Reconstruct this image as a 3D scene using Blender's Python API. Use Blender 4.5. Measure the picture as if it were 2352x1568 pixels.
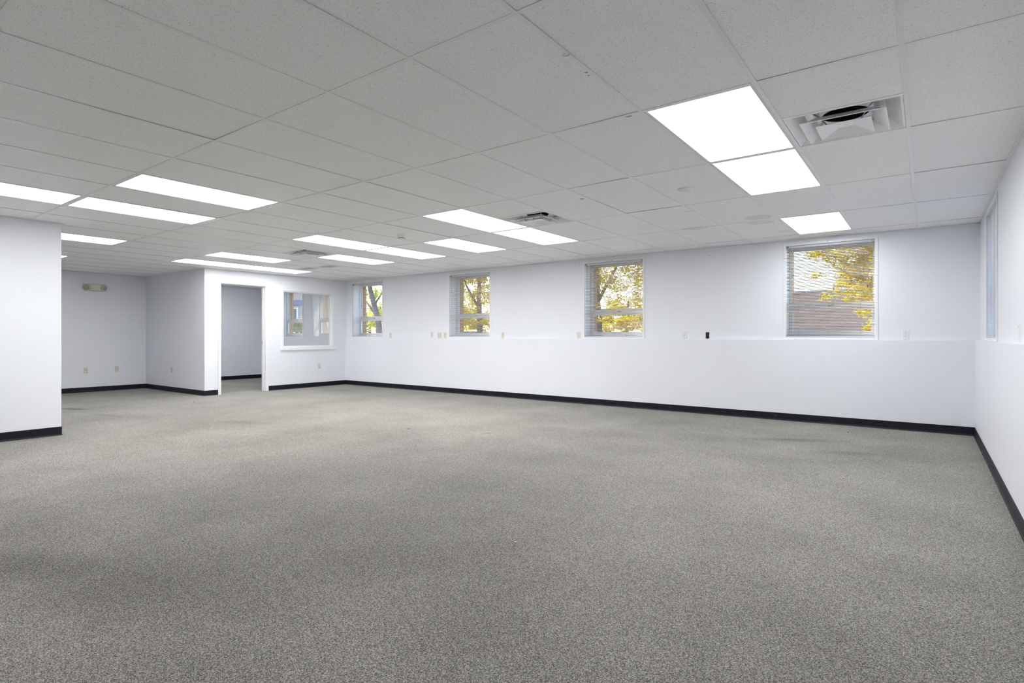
import bpy, bmesh, math, random
from mathutils import Vector, Matrix

for o in list(bpy.data.objects):
    bpy.data.objects.remove(o)
scene = bpy.context.scene
COL = scene.collection

# ------------------------------------------------------------------ camera
CZ = 1.133
YAW = 0.6416
cam_d = bpy.data.cameras.new('camera')
cam_d.sensor_width = 36.0
cam_d.lens = 1287.97 / 2352 * 36.0
cam_d.shift_x = 10.38 / 2352
cam_d.shift_y = -12.97 / 2352
cam_d.clip_start = 0.02
cam_d.clip_end = 500
cam = bpy.data.objects.new('camera', cam_d)
cam.location = (0, 0, CZ)
cam.rotation_euler = (math.pi / 2, 0, YAW)
COL.objects.link(cam)
scene.camera = cam

# ------------------------------------------------------------------ sky, sun, exposure
SUN_EL = math.radians(33)
SUN_AZ = math.radians(19)          # angle of the sun off the window wall, coming from -X, +Y
world = bpy.data.worlds.new('sky')
scene.world = world
world.use_nodes = True
wn = world.node_tree.nodes
wl = world.node_tree.links
bg = wn['Background']
sky = wn.new('ShaderNodeTexSky')
sky.sky_type = 'NISHITA'
sky.sun_disc = False
sky.sun_elevation = SUN_EL
sky.sun_rotation = math.radians(-90) + SUN_AZ
sky.air_density = 1.0
sky.dust_density = 1.5
wl.new(sky.outputs[0], bg.inputs[0])
bg.inputs[1].default_value = 0.95

sun_d = bpy.data.lights.new('sun', 'SUN')
sun_d.energy = 7.0
sun_d.angle = math.radians(0.6)
sun_d.color = (1.0, 0.93, 0.82)
sun = bpy.data.objects.new('sun', sun_d)
sdir = Vector((-math.cos(SUN_EL) * math.cos(SUN_AZ), math.cos(SUN_EL) * math.sin(SUN_AZ), math.sin(SUN_EL)))
sun.rotation_euler = sdir.to_track_quat('Z', 'Y').to_euler()
sun.location = (-20, 20, 20)
COL.objects.link(sun)

LENS_POWER = 11.7                    # radiance of the ceiling panels' lenses
vs = scene.view_settings
scene.display_settings.display_device = 'sRGB'
vs.view_transform = 'Standard'
vs.look = 'None'
vs.exposure = 0.0
vs.gamma = 1.0
vs.use_curve_mapping = False

# ------------------------------------------------------------------ dimensions
H = 2.4133                           # ceiling height
U = 0.6096
GX, GY = -1.3066, 1.8047             # a crossing of the ceiling grid
XR, YW, XP, YS, XREC, XL, YL = 0.49, 8.285, -10.9, 5.05, -13.56, -7.924, 2.084
XOFF = -14.40                        # far wall of the office
YB = -5.6                            # wall behind the camera
T = 0.12                             # partition thickness
LEDGE = 1.082


def gx(i): return GX + U * i
def gy(j): return GY + 2 * U * j


C_, S_ = math.cos(-YAW), math.sin(-YAW)


def ray(x, y):
    r = (x - 1165.62) / 1287.965
    u = -(y - 771.03) / 1287.965
    return Vector((C_ * r + S_, -S_ * r + C_, u))


def onY(x, y, Y):
    d = ray(x, y)
    return Vector((0, 0, CZ)) + d * (Y / d.y)


# ------------------------------------------------------------------ materials
def nodes_of(name):
    m = bpy.data.materials.new(name)
    m.use_nodes = True
    nt = m.node_tree
    return m, nt, nt.nodes, nt.links, nt.nodes['Principled BSDF']


def rgb(c):
    return (c[0], c[1], c[2], 1.0)


def mat(name, color, rough=0.6, var=0.04, scale=8.0, bump=0.0, bscale=120.0, metallic=0.0, spec=0.5, coord='Object'):
    m, nt, N, L, b = nodes_of(name)
    tc = N.new('ShaderNodeTexCoord')
    nz = N.new('ShaderNodeTexNoise')
    nz.inputs['Scale'].default_value = scale
    nz.inputs['Detail'].default_value = 4
    L.new(tc.outputs[coord], nz.inputs['Vector'])
    cr = N.new('ShaderNodeValToRGB')
    cr.color_ramp.elements[0].position = 0.3
    cr.color_ramp.elements[1].position = 0.7
    cr.color_ramp.elements[0].color = rgb([max(0, v * (1 - var)) for v in color])
    cr.color_ramp.elements[1].color = rgb([min(1, v * (1 + var)) for v in color])
    L.new(nz.outputs['Fac'], cr.inputs[0])
    L.new(cr.outputs[0], b.inputs['Base Color'])
    b.inputs['Roughness'].default_value = rough
    b.inputs['Metallic'].default_value = metallic
    b.inputs['Specular IOR Level'].default_value = spec
    if bump:
        n2 = N.new('ShaderNodeTexNoise')
        n2.inputs['Scale'].default_value = bscale
        n2.inputs['Detail'].default_value = 3
        L.new(tc.outputs[coord], n2.inputs['Vector'])
        bp = N.new('ShaderNodeBump')
        bp.inputs['Strength'].default_value = bump
        bp.inputs['Distance'].default_value = 0.004
        L.new(n2.outputs['Fac'], bp.inputs['Height'])
        L.new(bp.outputs[0], b.inputs['Normal'])
    return m


def math_node(N, L, op, a, b=None, c=None, clamp=False):
    n = N.new('ShaderNodeMath')
    n.operation = op
    n.use_clamp = clamp
    for k, v in enumerate((a, b, c)):
        if v is None:
            continue
        if isinstance(v, (int, float)):
            n.inputs[k].default_value = v
        else:
            L.new(v, n.inputs[k])
    return n.outputs[0]


def ellipse_mask(N, L, sx, sy, cx, cy, rx, ry, rot, soft=0.5, ring=None):
    """1 inside an ellipse of the plane, fading at its rim; ring: only a band near the rim."""
    dx = math_node(N, L, 'SUBTRACT', sx, cx)
    dy = math_node(N, L, 'SUBTRACT', sy, cy)
    c, s = math.cos(rot), math.sin(rot)
    u = math_node(N, L, 'ADD', math_node(N, L, 'MULTIPLY', dx, c / rx), math_node(N, L, 'MULTIPLY', dy, s / rx))
    v = math_node(N, L, 'ADD', math_node(N, L, 'MULTIPLY', dx, -s / ry), math_node(N, L, 'MULTIPLY', dy, c / ry))
    r = math_node(N, L, 'SQRT', math_node(N, L, 'ADD', math_node(N, L, 'MULTIPLY', u, u), math_node(N, L, 'MULTIPLY', v, v)))
    mr = N.new('ShaderNodeMapRange')
    mr.interpolation_type = 'SMOOTHSTEP'
    L.new(r, mr.inputs[0])
    mr.inputs[1].default_value = 1.0 - soft
    mr.inputs[2].default_value = 1.0 + soft * 0.3
    mr.inputs[3].default_value = 1.0
    mr.inputs[4].default_value = 0.0
    out = mr.outputs[0]
    if ring is not None:
        m2 = N.new('ShaderNodeMapRange')
        L.new(r, m2.inputs[0])
        m2.inputs[1].default_value = 0.55
        m2.inputs[2].default_value = 0.95
        m2.inputs[3].default_value = ring
        m2.inputs[4].default_value = 1.0
        out = math_node(N, L, 'MULTIPLY', out, m2.outputs[0])
    return out


def stains(N, L, pos, items):
    sep = N.new('ShaderNodeSeparateXYZ')
    wob = N.new('ShaderNodeTexNoise')
    wob.inputs['Scale'].default_value = 14
    L.new(pos, wob.inputs['Vector'])
    L.new(pos, sep.inputs[0])
    w = math_node(N, L, 'MULTIPLY_ADD', wob.outputs['Fac'], 0.05, -0.025)
    sx = math_node(N, L, 'ADD', sep.outputs[0], w)
    sy = math_node(N, L, 'ADD', sep.outputs[1], w)
    tot = None
    for it in items:
        k = it[6]
        mk = math_node(N, L, 'MULTIPLY', ellipse_mask(N, L, sx, sy, *it[:6], ring=(it[7] if len(it) > 7 else None)), k)
        tot = mk if tot is None else math_node(N, L, 'MAXIMUM', tot, mk)
    return tot


def make_carpet():
    m, nt, N, L, b = nodes_of('grey loop carpet')
    tc = N.new('ShaderNodeTexCoord')
    p = tc.outputs['Object']
    n1 = N.new('ShaderNodeTexNoise')
    n1.inputs['Scale'].default_value = 205
    n1.inputs['Detail'].default_value = 2.5
    n1.inputs['Roughness'].default_value = 0.65
    L.new(p, n1.inputs['Vector'])
    vo = N.new('ShaderNodeTexVoronoi')
    vo.inputs['Scale'].default_value = 290
    L.new(p, vo.inputs['Vector'])
    sepc = N.new('ShaderNodeSeparateColor')
    L.new(vo.outputs['Color'], sepc.inputs[0])
    f = math_node(N, L, 'ADD', math_node(N, L, 'MULTIPLY', n1.outputs['Fac'], 0.62), math_node(N, L, 'MULTIPLY', sepc.outputs[0], 0.38))
    cr = N.new('ShaderNodeValToRGB')
    e = cr.color_ramp.elements
    e[0].position = 0.28
    e[0].color = (0.080, 0.077, 0.070, 1)
    e[1].position = 0.74
    e[1].color = (0.585, 0.56, 0.52, 1)
    mid = cr.color_ramp.elements.new(0.5)
    mid.color = (0.260, 0.250, 0.231, 1)
    L.new(f, cr.inputs[0])
    n2 = N.new('ShaderNodeTexNoise')
    n2.inputs['Scale'].default_value = 1.3
    n2.inputs['Detail'].default_value = 5
    L.new(p, n2.inputs['Vector'])
    mr = N.new('ShaderNodeMapRange')
    L.new(n2.outputs['Fac'], mr.inputs[0])
    mr.inputs[1].default_value = 0.3
    mr.inputs[2].default_value = 0.7
    mr.inputs[3].default_value = 0.86
    mr.inputs[4].default_value = 1.10
    st = stains(N, L, p, [
        (-10.62, 2.93, 0.36, 0.10, 0.3, 0.8, 0.45),
        (-4.09, 5.09, 0.085, 0.014, 0.75, 0.7, 0.75),
        (-1.17, 6.75, 0.55, 0.13, 0.5, 0.9, 0.28),
        (-0.62, 6.3, 0.35, 0.12, 0.4, 0.9, 0.22),
        (-9.3, 3.0, 0.4, 0.10, 0.2, 0.9, 0.20),
        (-7.2, 3.8, 0.6, 0.18, 0.4, 0.9, 0.16),
        (-2.75, 1.05, 0.85, 0.32, 0.4, 0.9, 0.20),
        (-3.5, 0.82, 0.55, 0.2, 0.35, 0.8, 0.28),
        (-2.2, 1.9, 0.7, 0.3, 1.0, 0.9, 0.10),
    ])
    keep = math_node(N, L, 'SUBTRACT', 1.0, st)
    fac = math_node(N, L, 'MULTIPLY', mr.outputs[0], keep)
    vm = N.new('ShaderNodeVectorMath')
    vm.operation = 'SCALE'
    L.new(cr.outputs[0], vm.inputs[0])
    L.new(fac, vm.inputs['Scale'])
    L.new(vm.outputs[0], b.inputs['Base Color'])
    b.inputs['Roughness'].default_value = 0.95
    b.inputs['Specular IOR Level'].default_value = 0.15
    bp = N.new('ShaderNodeBump')
    bp.inputs['Strength'].default_value = 0.5
    bp.inputs['Distance'].default_value = 0.004
    L.new(f, bp.inputs['Height'])
    L.new(bp.outputs[0], b.inputs['Normal'])
    return m


def make_tile():
    m, nt, N, L, b = nodes_of('mineral fibre ceiling tile')
    tc = N.new('ShaderNodeTexCoord')
    p = tc.outputs['Object']
    mp = N.new('ShaderNodeMapping')
    mp.inputs['Scale'].default_value = (1.0, 1.35, 1.0)
    L.new(p, mp.inputs[0])
    n1 = N.new('ShaderNodeTexNoise')
    n1.inputs['Scale'].default_value = 165
    n1.inputs['Detail'].default_value = 2.5
    n1.inputs['Roughness'].default_value = 0.6
    L.new(mp.outputs[0], n1.inputs['Vector'])
    mr = N.new('ShaderNodeMapRange')
    L.new(n1.outputs['Fac'], mr.inputs[0])
    mr.inputs[1].default_value = 0.60
    mr.inputs[2].default_value = 0.70
    mr.inputs[3].default_value = 0.0
    mr.inputs[4].default_value = 0.55
    st = stains(N, L, p, [
        (-1.449, 6.49, 0.16, 0.13, 0.2, 0.35, 0.30, 0.55),
        (-1.50, 6.80, 0.15, 0.12, 0.2, 0.35, 0.28, 0.6),
        (-2.22, 6.70, 0.15, 0.11, 0.1, 0.35, 0.28, 0.6),
        (-1.34, 7.55, 0.14, 0.10, 0.1, 0.35, 0.20, 0.6),
        (-9.46, 6.29, 0.30, 0.16, 0.0, 0.95, 0.62),
        (-8.86, 6.34, 0.30, 0.16, 0.0, 0.95, 0.62),
        (-1.325, 2.42, 0.022, 0.009, 0.6, 0.4, 0.75),
        (-1.33, 2.455, 0.012, 0.007, 0.2, 0.4, 0.6),
        (-1.40, 3.045, 0.022, 0.008, 0.0, 0.4, 0.8),
        (-2.586, 4.62, 0.03, 0.02, 1.0, 0.4, 0.7),
        (-1.95, 5.75, 0.06, 0.012, 0.1, 0.5, 0.45),
    ])
    dark = math_node(N, L, 'MAXIMUM', mr.outputs[0], st)
    keep = math_node(N, L, 'SUBTRACT', 1.0, dark)
    vm = N.new('ShaderNodeVectorMath')
    vm.operation = 'SCALE'
    vm.inputs[0].default_value = (0.972, 0.970, 0.968)
    L.new(keep, vm.inputs['Scale'])
    L.new(vm.outputs[0], b.inputs['Base Color'])
    b.inputs['Roughness'].default_value = 0.5
    b.inputs['Specular IOR Level'].default_value = 0.5
    bp = N.new('ShaderNodeBump')
    bp.inputs['Strength'].default_value = 0.35
    bp.inputs['Distance'].default_value = 0.003
    L.new(keep, bp.inputs['Height'])
    L.new(bp.outputs[0], b.inputs['Normal'])
    return m


def make_base():
    m, nt, N, L, b = nodes_of('navy black vinyl base')
    tc = N.new('ShaderNodeTexCoord')
    n1 = N.new('ShaderNodeTexNoise')
    n1.inputs['Scale'].default_value = 26
    n1.inputs['Detail'].default_value = 6
    n1.inputs['Roughness'].default_value = 0.7
    L.new(tc.outputs['Object'], n1.inputs['Vector'])
    cr = N.new('ShaderNodeValToRGB')
    e = cr.color_ramp.elements
    e[0].position = 0.60
    e[0].color = (0.0055, 0.0055, 0.0125, 1)
    e[1].position = 0.80
    e[1].color = (0.075, 0.075, 0.085, 1)
    L.new(n1.outputs['Fac'], cr.inputs[0])
    L.new(cr.outputs[0], b.inputs['Base Color'])
    b.inputs['Roughness'].default_value = 0.5
    b.inputs['Specular IOR Level'].default_value = 0.3
    return m


def make_brick(name, c1, c2, mortar, axis='X', bw=0.2, rh=0.067):
    m, nt, N, L, b = nodes_of(name)
    tc = N.new('ShaderNodeTexCoord')
    sp = N.new('ShaderNodeSeparateXYZ')
    L.new(tc.outputs['Object'], sp.inputs[0])
    cb = N.new('ShaderNodeCombineXYZ')
    a = math_node(N, L, 'ADD', sp.outputs[0], sp.outputs[1])
    L.new(a, cb.inputs[0])
    L.new(sp.outputs[2], cb.inputs[1])
    br = N.new('ShaderNodeTexBrick')
    br.inputs['Scale'].default_value = 1.0
    br.inputs['Brick Width'].default_value = bw
    br.inputs['Row Height'].default_value = rh
    br.inputs['Mortar Size'].default_value = 0.006
    br.inputs['Color1'].default_value = rgb(c1)
    br.inputs['Color2'].default_value = rgb(c2)
    br.inputs['Mortar'].default_value = rgb(mortar)
    L.new(cb.outputs[0], br.inputs['Vector'])
    L.new(br.outputs['Color'], b.inputs['Base Color'])
    b.inputs['Roughness'].default_value = 0.85
    return m


def make_leaf(name, ramp, trans=0.6):
    m, nt, N, L, b = nodes_of(name)
    g = N.new('ShaderNodeNewGeometry')
    cr = N.new('ShaderNodeValToRGB')
    els = cr.color_ramp.elements
    while len(els) < len(ramp):
        els.new(0.5)
    for e, (p, c) in zip(els, ramp):
        e.position = p
        e.color = rgb(c)
    L.new(g.outputs['Random Per Island'], cr.inputs[0])
    L.new(cr.outputs[0], b.inputs['Base Color'])
    b.inputs['Roughness'].default_value = 0.55
    b.inputs['Specular IOR Level'].default_value = 0.2
    tr = N.new('ShaderNodeBsdfTranslucent')
    L.new(cr.outputs[0], tr.inputs[0])
    mx = N.new('ShaderNodeMixShader')
    mx.inputs[0].default_value = trans
    L.new(b.outputs[0], mx.inputs[1])
    L.new(tr.outputs[0], mx.inputs[2])
    L.new(mx.outputs[0], N['Material Output'].inputs[0])
    return m


def make_glass(name, reflect, tint=(0.97, 0.985, 0.98)):
    m, nt, N, L, b = nodes_of(name)
    N.remove(b)
    tr = N.new('ShaderNodeBsdfTransparent')
    tr.inputs[0].default_value = rgb(tint)
    gl = N.new('ShaderNodeBsdfGlossy')
    gl.inputs['Roughness'].default_value = 0.0
    lw = N.new('ShaderNodeFresnel')
    lw.inputs[0].default_value = 1.45
    geo = N.new('ShaderNodeNewGeometry')
    front = math_node(N, L, 'SUBTRACT', 1.0, geo.outputs['Backfacing'])
    f = math_node(N, L, 'MULTIPLY', math_node(N, L, 'ADD', lw.outputs[0], reflect, clamp=True), front)
    mx = N.new('ShaderNodeMixShader')
    L.new(f, mx.inputs[0])
    L.new(tr.outputs[0], mx.inputs[1])
    L.new(gl.outputs[0], mx.inputs[2])
    L.new(mx.outputs[0], N['Material Output'].inputs[0])
    return m


def make_emit(name, color, power):
    m, nt, N, L, b = nodes_of(name)
    N.remove(b)
    tc = N.new('ShaderNodeTexCoord')
    nz = N.new('ShaderNodeTexNoise')
    nz.inputs['Scale'].default_value = 160
    L.new(tc.outputs['Object'], nz.inputs['Vector'])
    st = math_node(N, L, 'MULTIPLY_ADD', nz.outputs['Fac'], power * 0.04, power * 0.98)
    em = N.new('ShaderNodeEmission')
    em.inputs[0].default_value = rgb(color)
    L.new(st, em.inputs[1])
    L.new(em.outputs[0], N['Material Output'].inputs[0])
    return m


M_WALL = mat('pale lavender wall paint', (0.835, 0.857, 0.915), 0.45, 0.012, 1.2, bump=0.06, bscale=240)
M_TRIM = mat('white satin trim paint', (0.86, 0.87, 0.90), 0.35, 0.01, 4)
M_CARPET = make_carpet()
M_TILE = make_tile()
M_BAR = mat('white enamel grid bar', (0.88, 0.88, 0.88), 0.30, 0.015, 5)
M_BASE = make_base()
M_LENS = make_emit('lit acrylic lens', (0.985, 0.985, 0.985), LENS_POWER)
M_LFRAME = mat('white enamel light frame', (0.80, 0.79, 0.77), 0.35, 0.01, 5)
M_GLASS = make_glass('window glass', 0.0)
M_PANE = make_glass('reflective interior glass', 0.17)
M_SASH = mat('white vinyl sash', (0.80, 0.82, 0.86), 0.35, 0.01, 6)
M_SLAT = mat('blind slat darkened as backlit', (0.47, 0.415, 0.33), 0.4, 0.02, 10)  # white slats coloured tan so they read dark against the sky
M_SLATW = mat('white metal blind slat', (0.84, 0.86, 0.90), 0.35, 0.02, 10)
M_RAIL = mat('grey white blind rail', (0.66, 0.69, 0.75), 0.4, 0.02, 10)
M_CORD = mat('beige blind cord', (0.42, 0.36, 0.30), 0.7, 0.05, 30)
M_DARK = mat('dark plastic', (0.035, 0.03, 0.028), 0.5, 0.1, 30)
M_BLACK = mat('black cavity', (0.004, 0.004, 0.006), 0.7, 0.1, 30)
M_IVORY = mat('ivory plastic', (0.70, 0.68, 0.58), 0.35, 0.02, 20)
M_IVORYD = mat('aged ivory plastic', (0.60, 0.585, 0.52), 0.4, 0.03, 20)
M_WPLATE = mat('white plastic plate', (0.80, 0.82, 0.83), 0.3, 0.01, 20)
M_SLOT = mat('dark socket slot', (0.05, 0.045, 0.04), 0.6, 0.1, 30)
M_DETECT = mat('white detector plastic', (0.88, 0.88, 0.88), 0.35, 0.01, 20)
M_VENT = mat('white enamel vent', (0.90, 0.90, 0.90), 0.16, 0.01, 8)
M_VENTIN = mat('galvanised duct', (0.62, 0.62, 0.64), 0.22, 0.05, 8, metallic=0.6)
M_STEEL = mat('dull steel', (0.4, 0.4, 0.42), 0.35, 0.05, 20, metallic=0.9)
M_LAMPLENS = mat('smoky lamp lens', (0.40, 0.39, 0.34), 0.25, 0.08, 60)
M_BRICK = make_brick('tan brick', (0.36, 0.20, 0.10), (0.46, 0.27, 0.14), (0.42, 0.38, 0.32))
M_BRICKP = make_brick('pinkish brown brick', (0.43, 0.265, 0.21), (0.50, 0.315, 0.25), (0.45, 0.34, 0.28))
M_ROOFING = mat('dark roofing', (0.14, 0.12, 0.12), 0.9, 0.15, 2)
M_SIDING = mat('grey siding', (0.34, 0.31, 0.31), 0.8, 0.08, 3)
M_BLUETRIM = mat('blue violet fascia', (0.13, 0.13, 0.30), 0.6, 0.1, 3)
M_GROUND = mat('asphalt', (0.20, 0.20, 0.20), 0.95, 0.2, 3)
M_BARK = mat('grey brown bark', (0.13, 0.10, 0.10), 0.95, 0.35, 9)
M_LEAFY = make_leaf('golden leaves', [(0.0, (0.36, 0.30, 0.05)), (0.35, (0.74, 0.56, 0.07)), (0.75, (0.92, 0.74, 0.12)), (1.0, (0.50, 0.49, 0.12))])
M_LEAFG = make_leaf('yellow green leaves', [(0.0, (0.18, 0.23, 0.08)), (0.35, (0.50, 0.52, 0.12)), (0.7, (0.88, 0.80, 0.20)), (1.0, (0.42, 0.46, 0.14))])
M_LEAFB = make_leaf('green shrub leaves', [(0.0, (0.07, 0.11, 0.03)), (0.5, (0.20, 0.24, 0.05)), (1.0, (0.42, 0.40, 0.10))])
M_CARB = mat('blue car paint', (0.05, 0.08, 0.30), 0.25, 0.03, 3)
M_CARR = mat('red car paint', (0.40, 0.05, 0.04), 0.25, 0.03, 3)
M_CARGL = mat('dark car glass', (0.03, 0.035, 0.05), 0.08, 0.02, 3)
M_TYRE = mat('black rubber', (0.02, 0.02, 0.02), 0.8, 0.1, 20)


# ------------------------------------------------------------------ mesh helpers
class MB:
    def __init__(self):
        self.v, self.f = [], []

    def quad(self, *pts):
        n = len(self.v)
        self.v += [tuple(p) for p in pts]
        self.f.append(tuple(range(n, n + len(pts))))
        return self

    def box(self, x0, x1, y0, y1, z0, z1):
        if x0 > x1: x0, x1 = x1, x0
        if y0 > y1: y0, y1 = y1, y0
        if z0 > z1: z0, z1 = z1, z0
        n = len(self.v)
        self.v += [(x0, y0, z0), (x1, y0, z0), (x1, y1, z0), (x0, y1, z0), (x0, y0, z1), (x1, y0, z1), (x1, y1, z1), (x0, y1, z1)]
        for q in ((0, 3, 2, 1), (4, 5, 6, 7), (0, 1, 5, 4), (1, 2, 6, 5), (2, 3, 7, 6), (3, 0, 4, 7)):
            self.f.append(tuple(n + k for k in q))
        return self

    def hexa(self, bot, top):
        n = len(self.v)
        self.v += [tuple(p) for p in bot] + [tuple(p) for p in top]
        for q in ((0, 3, 2, 1), (4, 5, 6, 7), (0, 1, 5, 4), (1, 2, 6, 5), (2, 3, 7, 6), (3, 0, 4, 7)):
            self.f.append(tuple(n + k for k in q))
        return self

    def tube(self, pts, radii, seg=8, cap=True):
        pts = [Vector(p) for p in pts]
        rings = []
        for k, p in enumerate(pts):
            d = (pts[min(k + 1, len(pts) - 1)] - pts[max(k - 1, 0)]).normalized()
            a = d.orthogonal().normalized()
            if k and rings:
                a = (prev - d * prev.dot(d)).normalized()
            prev = a
            bb = d.cross(a)
            n = len(self.v)
            r = radii[k] if isinstance(radii, (list, tuple)) else radii
            for s in range(seg):
                t = 2 * math.pi * s / seg
                self.v.append(tuple(p + a * math.cos(t) * r + bb * math.sin(t) * r))
            rings.append(n)
        for a, b in zip(rings, rings[1:]):
            for s in range(seg):
                self.f.append((a + s, a + (s + 1) % seg, b + (s + 1) % seg, b + s))
        if cap:
            self.f.append(tuple(rings[0] + s for s in range(seg))[::-1])
            self.f.append(tuple(rings[-1] + s for s in range(seg)))
        return self

    def lathe(self, prof, seg=32, c=(0, 0, 0), axis='Z'):
        rings = []
        for r, z in prof:
            n = len(self.v)
            for s in range(seg):
                t = 2 * math.pi * s / seg
                self.v.append((c[0] + r * math.cos(t), c[1] + r * math.sin(t), c[2] + z))
            rings.append(n)
        for a, b in zip(rings, rings[1:]):
            for s in range(seg):
                self.f.append((a + s, a + (s + 1) % seg, b + (s + 1) % seg, b + s))
        self.f.append(tuple(rings[0] + s for s in range(seg))[::-1])
        self.f.append(tuple(rings[-1] + s for s in range(seg)))
        return self

    def xf(self, M):
        self.v = [tuple(M @ Vector(p)) for p in self.v]
        return self

    def build(self, name, m, parent=None, bevel=0.0, smooth=False, loc=None, rot=None):
        me = bpy.data.meshes.new(name)
        me.from_pydata(self.v, [], self.f)
        me.update()
        bm = bmesh.new()
        bm.from_mesh(me)
        bmesh.ops.remove_doubles(bm, verts=bm.verts, dist=1e-6) if smooth else None
        bmesh.ops.recalc_face_normals(bm, faces=bm.faces)
        bm.to_mesh(me)
        bm.free()
        me.materials.append(m)
        if smooth:
            me.polygons.foreach_set('use_smooth', [True] * len(me.polygons))
        o = bpy.data.objects.new(name, me)
        COL.objects.link(o)
        if parent is not None:
            o.parent = parent
        if loc is not None:
            o.location = loc
        if rot is not None:
            o.rotation_euler = rot
        if bevel:
            md = o.modifiers.new('bevel', 'BEVEL')
            md.width = bevel
            md.segments = 2
            md.limit_method = 'ANGLE'
        return o


def tag(o, label=None, cat=None, group=None, kind=None):
    if label: o['label'] = label
    if cat: o['category'] = cat
    if group: o['group'] = group
    if kind: o['kind'] = kind
    return o


def thing(name, label, cat, loc=(0, 0, 0), rot=(0, 0, 0), group=None, kind=None):
    o = bpy.data.objects.new(name, None)
    o.empty_display_size = 0.1
    COL.objects.link(o)
    o.location = loc
    o.rotation_euler = rot
    return tag(o, label, cat, group, kind)


def copy_thing(o, loc, label, rot=None, group=None):
    c = o.copy()
    COL.objects.link(c)
    c.location = loc
    if rot is not None: c.rotation_euler = rot
    c['label'] = label
    if group: c['group'] = group
    for ch in list(o.children):
        d = ch.copy()
        COL.objects.link(d)
        d.parent = c
        for g in list(ch.children):
            e = g.copy()
            COL.objects.link(e)
            e.parent = d
    return c


def struct(o, label, cat):
    return tag(o, label, cat, kind='structure')


# ------------------------------------------------------------------ the setting: floor, walls
TOP = 2.95
struct(MB().box(XOFF - 0.2, XR + 0.3, YB - 0.2, YW + 0.3, -0.12, 0.0).build('floor', M_CARPET),
       'grey speckled loop carpet covering the whole floor', 'floor')

WZ0, WZ1 = 1.113, 2.335
WINS = [(-1.515, -0.511), (-4.578, -3.55), (-7.63, -6.607), (-10.685, -9.65), (-13.72, -12.68)]   # window_1 ... window_5 along the back wall
W6 = (6.38, 7.40)                                                                                   # window_6 in the right wall


def wall_with_openings(a0, a1, ops, put, z0=0.0, z1=TOP):
    """put(a0, a1, z0, z1) adds one solid block; ops: (a0, a1, z0, z1)"""
    ops = sorted(ops)
    x = a0
    for o in ops:
        if o[0] > x: put(x, o[0], z0, z1)
        if o[2] > z0: put(o[0], o[1], z0, o[2])
        put(o[0], o[1], o[3], z1)
        x = o[1]
    put(x, a1, z0, z1)


bops = [(a, b, WZ0, WZ1) for a, b in WINS]
w = MB()
wall_with_openings(XOFF - T, XR + 0.275, bops, lambda a, b, c, d: w.box(a, b, YW, YW + 0.275, c, d))
wall_back = struct(w.build('wall_back', M_WALL), 'long pale lavender wall with a row of windows', 'wall')
MB().box(XP, XR - 0.02, YW - 0.035, YW + 0.01, 0, LEDGE).build('lower_wall', M_WALL, wall_back)
MB().box(XOFF, XP - T, YW - 0.035, YW + 0.01, 0, LEDGE).build('lower_wall', M_WALL, wall_back)
w = MB()
bops2 = [(a + 0.03, b - 0.03, WZ0 + 0.02, WZ1 - 0.03) for a, b in WINS]
wall_with_openings(XOFF - T, XR + 0.5, bops2, lambda a, b, c, d: w.box(a, b, YW + 0.276, YW + 0.385, c, d), z0=-0.1, z1=3.3)
w.build('brick_facing', M_BRICK, wall_back)

w = MB()
wall_with_openings(YB, YW, [(W6[0], W6[1], WZ0, WZ1)], lambda a, b, c, d: w.box(XR, XR + 0.275, a, b, c, d))
wall_right = struct(w.build('wall_right', M_WALL), 'pale lavender wall with one window close to the corner', 'wall')
MB().box(XR - 0.05, XR + 0.01, YB, YW - 0.02, 0, LEDGE).build('lower_wall', M_WALL, wall_right)
w = MB()
wall_with_openings(YB, YW + 0.275, [(W6[0] + 0.03, W6[1] - 0.03, WZ0 + 0.02, WZ1 - 0.03)],
                   lambda a, b, c, d: w.box(XR + 0.276, XR + 0.385, a, b, c, d), z0=-0.1, z1=3.3)
w.build('brick_facing', M_BRICK, wall_right)

DOOR = (5.355, 6.262, 2.148)
PW = (6.658, 7.879, 0.886, 2.090)
w = MB()
wall_with_openings(YS, YW - 0.0005, [(DOOR[0] - 0.02, DOOR[1] + 0.02, 0.0, DOOR[2] + 0.02), PW],
                   lambda a, b, c, d: w.box(XP - T, XP, a, b, c, d) if d > c else None)
struct(w.build('wall_office', M_WALL), 'white partition wall with a doorway and a glazed opening', 'wall')
struct(MB().box(XREC - 0.001, XP - T - 0.001, YS, YS + T, 0, TOP).build('wall_recess_side', M_WALL),
       'grey white side wall between the recess and the office doorway', 'wall')
struct(MB().box(XREC - T, XREC, -1.1, YS + T, 0, TOP).build('wall_recess', M_WALL),
       'grey blue far wall of the recess below the emergency light', 'wall')
struct(MB().box(XOFF - T, XOFF, YS + T + 0.001, YW, 0, TOP).build('wall_office_far', M_WALL),
       'grey blue far wall seen through the open doorway', 'wall')
struct(MB().box(XOFF, XREC - T - 0.001, YS, YS + T, 0, TOP).build('wall_office_side', M_WALL),
       'short side wall of the office behind the recess', 'wall')
struct(MB().box(XL - T, XL, YB, YL, 0, TOP).build('wall_left', M_WALL),
       'white stub wall ending at the left foreground', 'wall')
struct(MB().box(XREC - T, XL - T - 0.001, -1.1 - T, -1.1, 0, TOP).build('wall_recess_front', M_WALL),
       'wall closing the recess behind the stub wall', 'wall')
struct(MB().box(XL - T, XR + 0.3, YB - T, YB - 0.001, 0, TOP).build('wall_front', M_WALL),
       'wall behind the viewer', 'wall')
struct(MB().box(XOFF - 0.3, XR + 0.5, YB - 0.3, YW + 0.47, TOP, TOP + 0.15).build('roof', M_ROOFING),
       'flat roof over the suspended ceiling', 'roof')


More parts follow.
